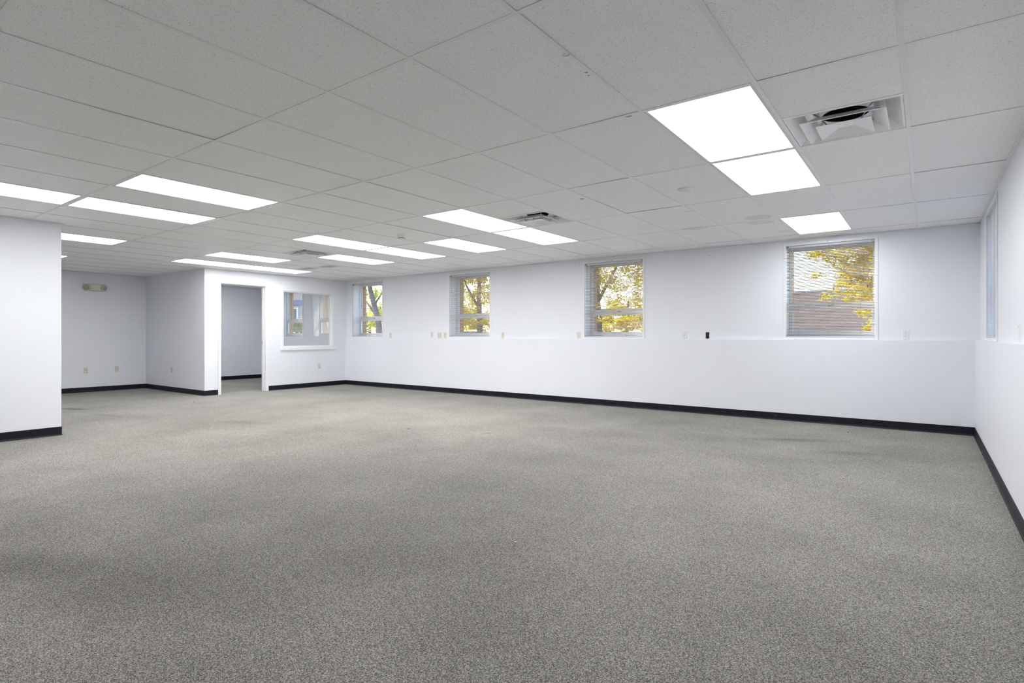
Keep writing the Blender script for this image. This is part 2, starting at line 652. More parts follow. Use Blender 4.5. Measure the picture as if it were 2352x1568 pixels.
# baseboards: vinyl strip with a small cove toe
def baseboard(name, p, q, n, label, h=0.098):
    """p, q: ends at floor on the wall face; n: unit normal into the room"""
    p, q, n = Vector(p), Vector(q), Vector(n)
    prof = [(0.0005, 0.0), (0.013, 0.0), (0.013, 0.003), (0.006, 0.012), (0.004, 0.02), (0.004, h - 0.002), (0.002, h), (0.0005, h)]
    b = MB()
    A = [p + n * a + Vector((0, 0, z)) for a, z in prof]
    B = [q + n * a + Vector((0, 0, z)) for a, z in prof]
    k = len(prof)
    b.v = [tuple(v) for v in A + B]
    b.f = [tuple(range(k)), tuple(range(2 * k - 1, k - 1, -1))] + [(i, (i + 1) % k, k + (i + 1) % k, k + i) for i in range(k)]
    return struct(b.build(name, M_BASE), label, 'baseboard')


yk = YW - 0.035
xk = XR - 0.05
baseboard('baseboard_back', (XP, yk, 0), (xk, yk, 0), (0, -1, 0), 'navy black vinyl baseboard along the window wall')
baseboard('baseboard_right', (xk, YB, 0), (xk, yk, 0), (-1, 0, 0), 'scuffed black vinyl baseboard along the right wall')
baseboard('baseboard_office', (XP, DOOR[1] + 0.067, 0), (XP, yk, 0), (1, 0, 0), 'black vinyl baseboard under the glazed opening')
baseboard('baseboard_office_end', (XP, YS, 0), (XP, DOOR[0] - 0.056, 0), (1, 0, 0), 'short black baseboard left of the doorway')
baseboard('baseboard_recess_side', (XREC, YS, 0), (XP + 0.004, YS, 0), (0, -1, 0), 'black baseboard on the side wall of the recess')
baseboard('baseboard_recess', (XREC, -1.1, 0), (XREC, YS, 0), (1, 0, 0), 'black baseboard under the emergency light wall')
baseboard('baseboard_left', (XL, YB, 0), (XL, YL + 0.004, 0), (1, 0, 0), 'navy black baseboard of the left foreground wall')
baseboard('baseboard_left_end', (XL - T, YL, 0), (XL, YL, 0), (0, 1, 0), 'black baseboard on the end of the stub wall')
baseboard('baseboard_office_far', (XOFF, YS + T, 0), (XOFF, yk, 0), (1, 0, 0), 'black baseboard seen through the doorway')
baseboard('baseboard_office_back', (XOFF, yk, 0), (XP - T, yk, 0), (0, -1, 0), 'black baseboard under the office window')

# ------------------------------------------------------------------ ceiling
rng = random.Random(7)
LIGHTS = [(0, 1), (0, 2), (0, 4), (-5, 2), (-5, 3), (-7, 3), (-9, 2), (-9, 3), (-11, 3), (-13, 2), (-15, 2), (-15, 3),
          (-7, 0), (-9, 0), (-9, -1), (-13, 0), (-17, 0), (-20, 3), (-3, -3), (0, -3), (-2, -5), (-6, -5)]
VENTS = [(1, 1), (-4, 2), (-11, 2)]
X0c, X1c, Y0c, Y1c = XOFF - 0.02, XR + 0.02, YB - 0.01, YW + 0.02
ceil = MB()
for i in range(-23, 4):
    for j in range(-7, 6):
        if (i, j) in LIGHTS: continue
        x0, x1, y0, y1 = gx(i) + 0.005, gx(i + 1) - 0.005, gy(j) + 0.005, gy(j + 1) - 0.005
        if (i, j) in VENTS: y1 = gy(j + 0.5) - 0.005
        x0, x1, y0, y1 = max(x0, X0c), min(x1, X1c), max(y0, Y0c), min(y1, Y1c)
        if x1 - x0 < 0.03 or y1 - y0 < 0.03: continue
        z = H + 0.0015
        zz = [z + max(0, rng.gauss(0.0004, 0.0011)) for _ in range(4)]
        # a tile lies on its bars: its corners lift a little, its middle sags
        pts = [(x0, y0), (x1, y0), (x1, y1), (x0, y1)]
        ceil.hexa([(p[0], p[1], q) for p, q in zip(pts, zz)], [(p[0], p[1], q + 0.016) for p, q in zip(pts, zz)])
ceiling = struct(ceil.build('ceiling', M_TILE), 'suspended ceiling of white fissured mineral tiles', 'ceiling')
grid = MB()
FL = 0.0115
for i in range(-22, 4):
    x = gx(i)
    if x > X1c or x < X0c: continue
    grid.box(x - FL, x + FL, Y0c, Y1c, H - 0.001, H + 0.0006)
    grid.box(x - 0.002, x + 0.002, Y0c, Y1c, H + 0.0006, H + 0.03)
for j in range(-7, 6):
    y = gy(j)
    if y > Y1c or y < Y0c: continue
    grid.box(X0c, X1c, y - FL, y + FL, H - 0.0007, H + 0.0008)
    grid.box(X0c, X1c, y - 0.002, y + 0.002, H + 0.0008, H + 0.03)
for (i, j) in VENTS:
    y = gy(j + 0.5)
    grid.box(gx(i), gx(i + 1), y - FL, y + FL, H - 0.0007, H + 0.0008)
A = 0.022
# wall angles round the edge
for x0, x1, y0, y1 in ((XP, XR, YW - A, YW), (XR - A, XR, YB, YW), (XP, XP + A, YS, YW), (XREC, XP, YS - A, YS), (XREC, XREC + A, -1.1, YS),
                       (XL, XL + A, YB, YL), (XL - T - A, XL - T, -1.1, YL), (XL - T - A, XL + A, YL, YL + A), (XOFF, XOFF + A, YS + T, YW), (XOFF, XP - T, YW - A, YW)):
    grid.box(x0, x1, y0, y1, H - 0.0016, H + 0.0004)
grid.build('suspension_grid', M_BAR, ceiling)

# ------------------------------------------------------------------ ceiling light panels
LW, LH = U, 2 * U


def make_troffer(label):
    t = thing('ceiling_light', label, 'ceiling light', (0, 0, H), group='lit fluorescent panels in the ceiling grid')
    a, b, e, g = LW / 2 - 0.013, LH / 2 - 0.013, LW / 2 - 0.029, LH / 2 - 0.029
    f = MB()
    for x0, x1, y0, y1 in ((-a, -e, -b, b), (e, a, -b, b), (-e, e, -b, -g), (-e, e, g, b)):
        f.box(x0, x1, y0, y1, 0.0010, 0.012)
    f.build('frame', M_LFRAME, t, bevel=0.001)
    MB().box(-e + 0.0005, e - 0.0005, -g + 0.0005, g - 0.0005, 0.004, 0.009).build('diffuser_lens', M_LENS, t)
    h = MB()
    h.box(-a, a, -b, b, 0.095, 0.1)
    for x0, x1, y0, y1 in ((-a, -a + 0.004, -b, b), (a - 0.004, a, -b, b), (-a, a, -b, -b + 0.004), (-a, a, b - 0.004, b)):
        h.box(x0, x1, y0, y1, 0.0125, 0.095)
    h.build('housing', M_LFRAME, t)
    return t


LBL = {
    (0, 1): 'largest lit ceiling panel, beside the nearest square air vent',
    (0, 2): 'lit ceiling panel joined end to end beyond the largest panel',
    (0, 4): 'lit ceiling panel just above the rightmost window of the long wall',
    (-5, 2): 'lit ceiling panel left of the middle air vent, over the centre of the room',
    (-5, 3): 'lit panel end to end with that left of the middle air vent, window side',
    (-7, 3): 'lit ceiling panel standing alone, second row, left of the central pair',
    (-9, 2): 'lit ceiling panel just left of the cone smoke detector, right of the far air vent',
    (-9, 3): 'lit panel beyond the cone smoke detector, second panel of that row, toward the windows',
    (-11, 3): 'lit ceiling panel right beyond the far air vent, near the dust-stained tile',
    (-13, 2): 'lit ceiling panel left of the far air vent, in front of the office wall',
    (-15, 2): 'lit ceiling panel above the corner of the office wall, left of the doorway',
    (-15, 3): 'lit ceiling panel above the office doorway, end to end with its left neighbour',
    (-7, 0): 'nearer of the two long lit panels at left, upper one',
    (-9, 0): 'farther of the two long lit panels at left, lower one',
    (-9, -1): 'lit ceiling panel cut off by the left edge of the photo',
    (-13, 0): 'lit ceiling panel partly hidden by the left foreground wall, in front of the recess',
    (-17, 0): 'tiny visible tip of a lit panel deep in the recess beside the wall edge',
    (-20, 3): 'added unseen lit panel in the office, nearer its far wall, hidden by the partition',  # unseen office panel, added to brighten the walls there
    (-3, -3): 'added unseen lit ceiling panel behind the viewer, in mid room',  # panels from here down are unseen, added for more bounce light
    (0, -3): 'added unseen lit ceiling panel behind the viewer, right beside the right wall',
    (-2, -5): 'added unseen lit ceiling panel in the row farthest behind the viewer, right one',
    (-6, -5): 'added unseen lit ceiling panel in the row farthest behind the viewer, left one',
}
proto = None
for (i, j) in LIGHTS:
    loc = (gx(i + 0.5), gy(j + 0.5), H)
    if proto is None:
        proto = make_troffer(LBL[(i, j)])
        proto.location = loc
    else:
        copy_thing(proto, loc, LBL[(i, j)])


# ------------------------------------------------------------------ air diffusers
def ring(mb, ro, zo, ri, zi, t=0.0016):
    """square sheet ring flaring from (ri, zi) inside to (ro, zo) outside, with thickness"""
    def sq(r, z): return [(-r, -r, z), (r, -r, z), (r, r, z), (-r, r, z)]
    o1, i1, o2, i2 = sq(ro, zo), sq(ri, zi), sq(ro, zo + t), sq(ri - t, zi + t)
    for k in range(4):
        l = (k + 1) % 4
        mb.quad(o1[k], o1[l], i1[l], i1[k])
        mb.quad(o2[k], i2[k], i2[l], o2[l])
        mb.quad(o1[k], o2[k], o2[l], o1[l])
        mb.quad(i1[k], i1[l], i2[l], i2[k])


def make_vent(label):
    t = thing('air_vent', label, 'air vent', (0, 0, H), group='square louvred ceiling vents')
    r = U / 2 - 0.013
    f = MB()
    ring(f, r, 0.0012, r - 0.012, 0.0012)
    ring(f, r - 0.012, 0.0014, 0.205, 0.058)
    f.build('outer_cone', M_VENT, t)
    p = MB()
    R = 0.205
    seg = 32
    # back pan with a round duct opening
    n = len(p.v)
    for s in range(seg):
        a = 2 * math.pi * s / seg
        c, d = math.cos(a), math.sin(a)
        k = 1 / max(abs(c), abs(d))
        p.v.append((R * c * k, R * d * k, 0.060))
        p.v.append((0.125 * c, 0.125 * d, 0.060))
    for s in range(seg):
        a, b = n + 2 * s, n + 2 * ((s + 1) % seg)
        p.f.append((a, b, b + 1, a + 1))
    p.build('back_pan', M_VENTIN, t)
    c = MB()
    c.lathe([(0.125, 0.060), (0.125, 0.30), (0.124, 0.301)], 32)
    c.f.pop(-2)
    c.build('duct_collar', M_BLACK, t)
    m1 = MB()
    ring(m1, 0.216, -0.021, 0.208, -0.021)
    ring(m1, 0.208, -0.0208, 0.142, 0.022)
    m1.build('middle_cone', M_VENT, t)
    m2 = MB()
    ring(m2, 0.141, -0.031, 0.133, -0.031)
    ring(m2, 0.133, -0.0308, 0.040, -0.004)
    m2.quad((-0.04, -0.04, -0.004), (0.04, -0.04, -0.004), (0.04, 0.04, -0.004), (-0.04, 0.04, -0.004))
    m2.build('inner_cone', M_VENT, t)
    for sx, sy in ((1, 1), (1, -1), (-1, 1), (-1, -1)):
        s = MB()
        s.tube([(sx * 0.085, sy * 0.085, -0.016), (sx * 0.125, sy * 0.125, 0.030), (sx * 0.17, sy * 0.17, 0.060)], 0.004, 6)
        s.build('spring_bracket', M_STEEL, t)
    return t


VL = {(1, 1): 'nearest square louvred air vent, beside the largest light panel',
      (-4, 2): 'middle square air vent above the centre of the room',
      (-11, 2): 'farthest square air vent, between the distant light panels'}
proto = None
for (i, j) in VENTS:
    loc = (gx(i + 0.5), gy(j + 0.75), H)
    if proto is None:
        proto = make_vent(VL[(i, j)])
        proto.location = loc
    else:
        copy_thing(proto, loc, VL[(i, j)])


# ------------------------------------------------------------------ smoke detectors, ceiling clip
def detector(x, y, label, big):
    t = thing('smoke_detector', label, 'smoke detector', (x, y, H))
    if big:
        MB().lathe([(0.062, 0.002), (0.062, -0.008), (0.056, -0.014)], 32).build('base', M_DETECT, t, smooth=False)
        MB().lathe([(0.050, -0.014), (0.044, -0.034), (0.036, -0.046), (0.024, -0.05)], 32).build('sensor_head', M_DETECT, t)
        MB().lathe([(0.0375, -0.0365), (0.0375, -0.0415)], 32).build('vent_slot', M_SLOT, t).scale = (1.16, 1.16, 1)
    else:
        MB().lathe([(0.072, 0.002), (0.072, -0.006), (0.066, -0.012)], 32).build('base', M_DETECT, t)
        MB().lathe([(0.058, -0.012), (0.05, -0.022), (0.03, -0.028), (0.012, -0.029)], 32).build('cover', M_DETECT, t)
    return t


detector(-1.687, 4.865, 'flat round white detector near the big light panels', False)
detector(-5.353, 4.91, 'cone shaped smoke detector with dark slot, mid ceiling', True)
detector(-12.88, 4.19, 'small white detector on the recess ceiling above the emergency light', False)
hook = MB()
hook.tube([(0.016 * math.cos(a), 0.016 * math.sin(a), -0.006 + 0.003 * math.sin(a)) for a in [k * math.pi / 8 for k in range(14)]], 0.0012, 6)
tag(hook.build('wire_hook', M_STEEL, loc=(-1.31, 2.197, H)), 'tiny wire loop clipped to a ceiling bar', 'hook')


# ------------------------------------------------------------------ windows
def window(idx, w, label, M4, lbl_blind, tilt, slat_mat, n_slats=60, cords=True):
    """built along local x (0..w), y = outward, z up from the sill height; M4 places it in the wall"""
    h = WZ1 - WZ0
    t = thing('window_%d' % idx, label, 'window', kind='structure')
    t.matrix_world = M4
    c = MB()
    cw, ct = 0.033, 0.009
    c.box(-cw, 0, -ct, -0.0005, -0.03, h + cw)
    c.box(w, w + cw, -ct, -0.0005, -0.03, h + cw)
    c.box(0, w, -ct, -0.0005, h, h + cw)
    c.box(0, w, -ct, -0.0005, -0.03, -0.0005)
    c.build('casing', M_TRIM, t, bevel=0.0015)
    f = MB()
    d0, d1 = 0.205, 0.274
    f.box(0.001, 0.022, d0, d1, 0.001, h - 0.001)
    f.box(w - 0.022, w - 0.001, d0, d1, 0.001, h - 0.001)
    f.box(0.022, w - 0.022, d0, d1, 0.001, 0.03)
    f.box(0.022, w - 0.022, d0, d1, h - 0.028, h - 0.001)
    f.build('frame', M_SASH, t, bevel=0.002)
    zr = 0.415
    for nm, za, zb, ya, yb, st in (('lower_sash', 0.031, zr + 0.012, 0.212, 0.236, 0.028), ('upper_sash', zr - 0.02, h - 0.029, 0.240, 0.262, 0.012)):
        s = MB()
        br = 0.051 if nm == 'lower_sash' else 0.074
        tr = 0.062 if nm == 'lower_sash' else 0.018
        s.box(0.023, 0.023 + st, ya, yb, za, zb)
        s.box(w - 0.023 - st, w - 0.023, ya, yb, za, zb)
        s.box(0.023 + st, w - 0.023 - st, ya, yb, za, za + br)
        s.box(0.023 + st, w - 0.023 - st, ya, yb, zb - tr, zb)
        so = s.build(nm, M_SASH, t, bevel=0.002)
        ym = (ya + yb) / 2
        MB().box(0.023 + st, w - 0.023 - st, ym - 0.0015, ym + 0.0015, za + br, zb - tr).build('pane', M_GLASS, so)
        if nm == 'lower_sash':
            k = MB()
            k.box(w / 2 - 0.03, w / 2 + 0.03, 0.203, 0.212, zb - 0.012, zb + 0.002)
            k.tube([(w / 2, 0.207, zb + 0.002), (w / 2 + 0.035, 0.2, zb + 0.006)], 0.005, 6)
            k.build('sash_lock', M_STEEL, so)
    # the blind
    b = thing('window_blind', lbl_blind, 'blind', group='slatted window blinds')
    b.matrix_world = M4
    hr = MB()
    y0 = 0.016
    hr.box(0.004, w - 0.004, y0, y0 + 0.026, h - 0.028, h - 0.003)
    hr.build('headrail', M_RAIL, b, bevel=0.002)
    for xa in (0.0015, w - 0.0335):
        MB().box(xa, xa + 0.032, y0 - 0.003, y0 + 0.029, h - 0.031, h - 0.0005).build('end_bracket', M_STEEL, b)
    sl = MB()
    zt, zb = h - 0.040, 0.022
    yc = y0 + 0.013
    for k in range(n_slats):
        z = zb + (zt - zb) * k / (n_slats - 1)
        pr = []
        for s in range(4):
            u = -0.0125 + 0.025 * s / 3
            q = 0.0016 * (1 - (u / 0.0125) ** 2)
            pr.append((yc + u * math.cos(tilt) - q * math.sin(tilt), z + u * math.sin(tilt) + q * math.cos(tilt)))
        for s in range(3):
            a, e = pr[s], pr[s + 1]
            sl.quad((0.006, a[0], a[1]), (w - 0.006, a[0], a[1]), (w - 0.006, e[0], e[1]), (0.006, e[0], e[1]))
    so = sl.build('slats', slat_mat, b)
    sd = so.modifiers.new('thickness', 'SOLIDIFY')
    sd.thickness = 0.0004
    MB().box(0.006, w - 0.006, y0 + 0.002, y0 + 0.024, 0.002, 0.013).build('bottom_rail', M_RAIL, b, bevel=0.002)
    ld = MB()
    for x in (0.15, w / 2, w - 0.15):
        ld.tube([(x, y0 - 0.0005, h - 0.03), (x, y0 - 0.0005, 0.01)], 0.0009, 5)
        ld.tube([(x, y0 + 0.0265, h - 0.03), (x, y0 + 0.0265, 0.01)], 0.0009, 5)
    ld.build('ladder_cords', M_CORD, b)
    if cords:
        MB().tube([(w - 0.075, y0 - 0.004, h - 0.015), (w - 0.073, y0 - 0.006, h - 0.3), (w - 0.076, y0 - 0.006, h - 0.565)], 0.0012, 5).build('lift_cord', M_CORD, b)
        tl = MB()
        tl.lathe([(0.002, 0.0), (0.006, -0.02), (0.005, -0.03)], 12, (w - 0.076, y0 - 0.006, h - 0.562))
        tl.build('cord_tassel', M_DARK, b)
        MB().tube([(0.075, y0 - 0.005, h - 0.02), (0.076, y0 - 0.007, h - 0.62)], 0.0025, 6).build('tilt_wand', M_WPLATE, b)
    return t


WL = ['rightmost window of the long wall, brick building and golden tree outside',
      'second window from the right, golden tree outside',
      'third window from the right, beyond the light switches',
      'window beside the corner with the office wall, leaning tree outside',
      'office window seen through the glazed opening']
BL = ['half open slatted blind in the rightmost window of the long wall',
      'half open slatted blind in the second window from the right, golden tree behind',
      'half open slatted blind in the third window from the right',
      'fully open slatted blind in the window beside the office wall corner',
      'fully open slatted blind in the office window behind the glass']
TILT = [math.radians(-18), math.radians(-20), math.radians(-20), math.radians(4), math.radians(4)]
for k, (a, b) in enumerate(WINS):
    M4 = Matrix.Translation((a, YW, WZ0))
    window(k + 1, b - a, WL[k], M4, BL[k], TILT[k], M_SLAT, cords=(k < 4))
M4 = Matrix.Translation((XR, W6[1], WZ0)) @ Matrix.Rotation(-math.pi / 2, 4, 'Z')
window(6, W6[1] - W6[0], 'window in the right wall, seen edge-on near the corner', M4,
       'closed white slatted blind in the right wall window', math.radians(-48), M_SLATW)

# ------------------------------------------------------------------ doorway and glazed opening of the office
t = thing('door_1', 'white cased doorway into the office, no door leaf in view', 'doorway', (XP, 0, 0), kind='structure')
c = MB()
c.box(0.0005, 0.014, DOOR[0] - 0.056, DOOR[0], 0, DOOR[2] + 0.052)
c.box(0.0005, 0.014, DOOR[1], DOOR[1] + 0.067, 0, DOOR[2] + 0.052)
c.box(0.0005, 0.014, DOOR[0], DOOR[1], DOOR[2], DOOR[2] + 0.052)
c.build('casing', M_TRIM, t, bevel=0.002)
c = MB()
c.box(-T - 0.012, 0.0, DOOR[0] - 0.0195, DOOR[0] + 0.002, 0, DOOR[2] + 0.019)
c.box(-T - 0.012, 0.0, DOOR[1] - 0.002, DOOR[1] + 0.0195, 0, DOOR[2] + 0.019)
c.box(-T - 0.012, 0.0, DOOR[0] + 0.002, DOOR[1] - 0.002, DOOR[2] - 0.002, DOOR[2] + 0.019)
c.build('jamb', M_TRIM, t, bevel=0.001)
c = MB()
for y0, y1 in ((DOOR[0] + 0.002, DOOR[0] + 0.014), (DOOR[1] - 0.014, DOOR[1] - 0.002)):
    c.box(-0.085, -0.045, y0, y1, 0, DOOR[2] - 0.002)
c.box(-0.085, -0.045, DOOR[0] + 0.014, DOOR[1] - 0.014, DOOR[2] - 0.014, DOOR[2] - 0.002)
c.build('door_stop', M_TRIM, t)
MB().box(-0.118, -0.09, DOOR[1] - 0.0035, DOOR[1] - 0.002, 0.95, 1.03).build('strike_plate', M_STEEL, t)

t = thing('window_7', 'glazed opening in the office partition wall', 'window', (XP, 0, 0), kind='structure')
c = MB()
y0, y1, z0, z1 = PW
c.box(0.0005, 0.013, y0 - 0.042, y0, z0, z1 + 0.04)
c.box(0.0005, 0.013, y1, y1 + 0.042, z0, z1 + 0.04)
c.box(0.0005, 0.013, y0, y1, z1, z1 + 0.04)
c.build('casing', M_TRIM, t, bevel=0.002)
MB().box(0.0005, 0.026, y0 - 0.055, y1 + 0.062, z0 - 0.062, z0).build('sill_apron', M_TRIM, t, bevel=0.003)
c = MB()
for (a, b, e, g) in ((y0, y0 + 0.02, z0, z1), (y1 - 0.02, y1, z0, z1)):
    c.box(-T, -0.001, a + 0.0005, b - 0.0005, e + 0.0005, g - 0.0005)
c.box(-T, -0.001, y0 + 0.02, y1 - 0.02, z0 + 0.0005, z0 + 0.02)
c.box(-T, -0.001, y0 + 0.02, y1 - 0.02, z1 - 0.02, z1 - 0.0005)
c.build('jamb', M_TRIM, t)
c = MB()
for xa, xb in ((-0.07, -0.058), (-0.05, -0.038)):
    c.box(xa, xb, y0 + 0.02, y0 + 0.034, z0 + 0.02, z1 - 0.02)
    c.box(xa, xb, y1 - 0.034, y1 - 0.02, z0 + 0.02, z1 - 0.02)
    c.box(xa, xb, y0 + 0.034, y1 - 0.034, z0 + 0.02, z0 + 0.034)
    c.box(xa, xb, y0 + 0.034, y1 - 0.034, z1 - 0.034, z1 - 0.02)
c.build('glass_stop', M_TRIM, t)
MB().box(-0.057, -0.051, y0 + 0.021, y1 - 0.021, z0 + 0.021, z1 - 0.021).build('pane', M_PANE, t)


# ------------------------------------------------------------------ wall plates
def plate_base(mb, w=0.070, h=0.115, t=0.006):
    e = 0.005
    mb.hexa([(-w / 2, 0, -h / 2), (w / 2, 0, -h / 2), (w / 2, 0, h / 2), (-w / 2, 0, h / 2)],
            [(-w / 2 + e, -t, -h / 2 + e), (w / 2 - e, -t, -h / 2 + e), (w / 2 - e, -t, h / 2 - e), (-w / 2 + e, -t, h / 2 - e)])
    return mb


def receptacle(t, x, m, dark=False):
    for s in (-1, 1):
        r = MB()
        pts = []
        for k in range(20):
            a = 2 * math.pi * k / 20
            px, pz = 0.0172 * math.cos(a), 0.0172 * math.sin(a)
            pz = max(-0.0135, min(0.0135, pz))
            pts.append((x + px, pz + s * 0.0195))
        n = len(r.v)
        r.v += [(p[0], -0.0055, p[1]) for p in pts] + [(p[0], -0.0078, p[1]) for p in pts]
        r.f.append(tuple(n + 20 + k for k in range(20)))
        r.f += [(n + k, n + (k + 1) % 20, n + 20 + (k + 1) % 20, n + 20 + k) for k in range(20)]
        so = r.build('socket', m, t)
        q = MB()
        q.box(x - 0.0078, x - 0.0054, -0.0082, -0.0076, s * 0.0195 - 0.001, s * 0.0195 + 0.0075)
        q.box(x + 0.0052, x + 0.0078, -0.0082, -0.0076, s * 0.0195 - 0.002, s * 0.0195 + 0.0085)
        q.lathe([(0.0026, -0.0003), (0.0026, 0.0003)], 10)
        k = 20
        q.v[-k:] = [(x + v[0], -0.0079 + v[2], s * 0.0195 - 0.007 + v[1]) for v in q.v[-k:]]
        q.build('slot', M_SLOT, so)


def wall_plate(kind, loc, rotz, label, m=None, cat=None):
    m = m or M_IVORY
    names = {'duplex': ('wall_outlet', 'outlet'), 'double': ('wall_outlet', 'outlet'), 'jack': ('jack_plate', 'wall plate'),
             'blank': ('blank_plate', 'wall plate'), 'open': ('open_outlet_box', 'outlet box'), 'switch': ('switch_plate', 'wall plate')}
    nm, ct = names[kind]
    t = thing(nm, label, ct, loc, (0, 0, rotz))
    if kind == 'open':
        b = MB()
        b.box(-0.035, -0.026, -0.006, -0.0003, -0.057, 0.057)
        b.box(0.026, 0.035, -0.006, -0.0003, -0.057, 0.057)
        b.box(-0.026, 0.026, -0.006, -0.0003, 0.046, 0.057)
        b.box(-0.026, 0.026, -0.006, -0.0003, -0.057, -0.046)
        b.build('mounting_ring', M_WPLATE, t)
        MB().box(-0.026, 0.026, -0.002, -0.0002, -0.046, 0.046).build('box_cavity', M_BLACK, t)
        return t
    wd = 0.116 if kind == 'double' else 0.070
    plate_base(MB(), wd).build('cover_plate', m, t)
    if kind == 'duplex': receptacle(t, 0, m)
    if kind == 'double':
        receptacle(t, -0.023, m)
        receptacle(t, 0.023, m)
    if kind == 'jack':
        MB().box(-0.009, 0.009, -0.0085, -0.0055, -0.009, 0.009).build('jack', m, t)
        MB().box(-0.005, 0.005, -0.0092, -0.0084, -0.006, 0.005).build('jack_opening', M_SLOT, t)
    if kind in ('blank', 'jack'):
        for z in (-0.042, 0.042):
            s = MB()
            s.box(-0.003, 0.003, -0.0068, -0.0055, z - 0.003, z + 0.003)
            s.build('screw', M_STEEL, t)
    if kind == 'switch':
        MB().box(-0.005, 0.005, -0.014, -0.005, -0.01, 0.012).build('toggle', m, t)
    return t


yw = YW - 0.0004
wall_plate('duplex', (-9.378, yw, 1.143), 0, 'ivory duplex outlet right of the window by the office corner')
wall_plate('jack', (-8.124, yw, 1.155), 0, 'ivory jack plate, left end of the cluster before the third window')
wall_plate('double', (-7.905, yw, 1.143), 0, 'ivory double outlet, widest plate of the cluster')
wall_plate('duplex', (-7.757, yw, 1.143), 0, 'ivory outlet of the cluster nearest the third window')
wall_plate('duplex', (-6.296, yw, 1.143), 0, 'ivory outlet right of the third window from the right')
wall_plate('duplex', (-4.693, yw, 1.143), 0, 'ivory outlet left of the second window from the right')
wall_plate('jack', (-2.888, yw, 1.146), 0, 'pale jack plate on the wall left of the black open box', M_WPLATE)
wall_plate('open', (-2.552, yw, 1.140), 0, 'black open outlet box without a cover plate')
wall_plate('duplex', (-0.20, yw, 1.144), 0, 'white duplex outlet right of the rightmost window', M_WPLATE)
wall_plate('duplex', (XP + 0.0004, 7.541, 0.457), math.pi / 2, 'ivory outlet low on the wall under the glazed opening')
wall_plate('jack', (XREC + 0.0004, 3.965, 0.437), math.pi / 2, 'ivory jack plate under the emergency light, left one')
wall_plate('jack', (XREC + 0.0004, 4.504, 0.443), math.pi / 2, 'ivory jack plate nearer the recess corner, right one')
wall_plate('blank', (-12.286, YS - 0.0004, 0.443), 0, 'ivory plate on the recess side wall', M_IVORYD)
wall_plate('blank', (XR - 0.0004, 4.94, 1.15), -math.pi / 2, 'white blank plate on the right wall at the photo edge', M_WPLATE)

# small screws left in the wall
for k, (x, y, lb) in enumerate([(1629, 587, 'dark screw in the wall between the two rightmost windows'),
                                (1331.5, 604.8, 'dark screw left of the second window from the right'),
                                (1406, 598, 'dark screw above the second window from the right'),
                                (953, 642.8, 'dark screw between the two leftmost windows'),
                                (1901.5, 553, 'dark screw above the rightmost window'),
                                (1077, 626.7, 'dark screw above the third window from the right'),
                                (1218.5, 620, 'dark screw between the third and second windows')]):
    p = onY(x, y, YW)
    s = MB()
    s.lathe([(0.004, 0), (0.005, 0.004), (0.003, 0.006)], 10)
    s.xf(Matrix.Rotation(math.pi / 2, 4, 'X'))
    tag(s.build('wall_screw', M_DARK, loc=(p.x, YW - 0.0003 - (0.0095 if 'above' in lb else 0), p.z)), lb, 'screw', 'screws in the window wall')

# ------------------------------------------------------------------ emergency light in the recess
t = thing('emergency_light', 'ivory twin-head emergency light high on the recess wall', 'emergency light', (XREC, 4.105, 2.115), (0, 0, math.pi / 2))
b = MB()
# local x along the wall, -y into the room
b.hexa([(-0.165, -0.001, -0.075), (0.165, -0.001, -0.075), (0.205, -0.001, 0.072), (-0.205, -0.001, 0.072)],
       [(-0.10, -0.085, -0.066), (0.10, -0.085, -0.066), (0.10, -0.085, 0.06), (-0.10, -0.085, 0.06)])
b.build('housing', M_IVORY, t, bevel=0.006)
MB().box(-0.075, 0.075, -0.092, -0.083, -0.060, 0.056).build('front_panel', M_IVORY, t, bevel=0.004)
for s in (-1, 1):
    h = MB()
    h.lathe([(0.060, 0.0), (0.062, 0.05), (0.056, 0.062)], 28)
    ho = h.build('lamp_head', M_IVORYD, t, loc=(s * 0.125, -0.045, 0.0), rot=(math.radians(98), 0, math.radians(s * 38)))
    l = MB()
    l.lathe([(0.052, 0.0625), (0.044, 0.070), (0.02, 0.075)], 28)
    l.build('lamp_lens', M_LAMPLENS, ho)
MB().lathe([(0.005, 0), (0.004, -0.008)], 10, (-0.03, -0.05, -0.074)).build('test_button', M_DARK, t)

# ------------------------------------------------------------------ bits on the carpet
for x, y, r, lb in ((939, 985, 0.010, 'black crumb on the open carpet in mid room'), (1948, 993, 0.009, 'small black crumb on the carpet by the window wall'),
                    (445, 923, 0.010, 'dark crumb on the carpet left of the doorway'), (1184, 1245, 0.006, 'tiny pale crumb on the carpet in the foreground')):
    d = ray(x, y)
    p = Vector((0, 0, CZ)) + d * (-CZ / d.z)
    rr = random.Random(x)
    bm = bmesh.new()
    bmesh.ops.create_icosphere(bm, subdivisions=2, radius=r)
    for v in bm.verts:
        v.co *= rr.uniform(0.7, 1.2)
        v.co.z = max(v.co.z * 0.5, -r * 0.3)
    me = bpy.data.meshes.new('crumb')
    bm.to_mesh(me)
    bm.free()
    me.materials.append(M_WPLATE if 'pale' in lb else M_DARK)
    o = bpy.data.objects.new('crumb', me)
    o.location = (p.x, p.y, r * 0.3)
    COL.objects.link(o)
    tag(o, lb, 'crumb')
for x, y, a, lb in ((2285, 1116, 0.4, 'white lint thread near the right baseboard, farther one'), (2276, 1133, 0.1, 'white lint thread near the right baseboard, nearer one')):
    d = ray(x, y)
    p = Vector((0, 0, CZ)) + d * (-CZ / d.z)
    m = MB()
    m.tube([(-0.018, 0, 0.002), (-0.006, 0.004, 0.003), (0.006, -0.002, 0.002), (0.018, 0.003, 0.002)], 0.0018, 6)
    tag(m.build('lint', M_WPLATE, loc=(p.x, p.y, 0.0), rot=(0, 0, a)), lb, 'lint')

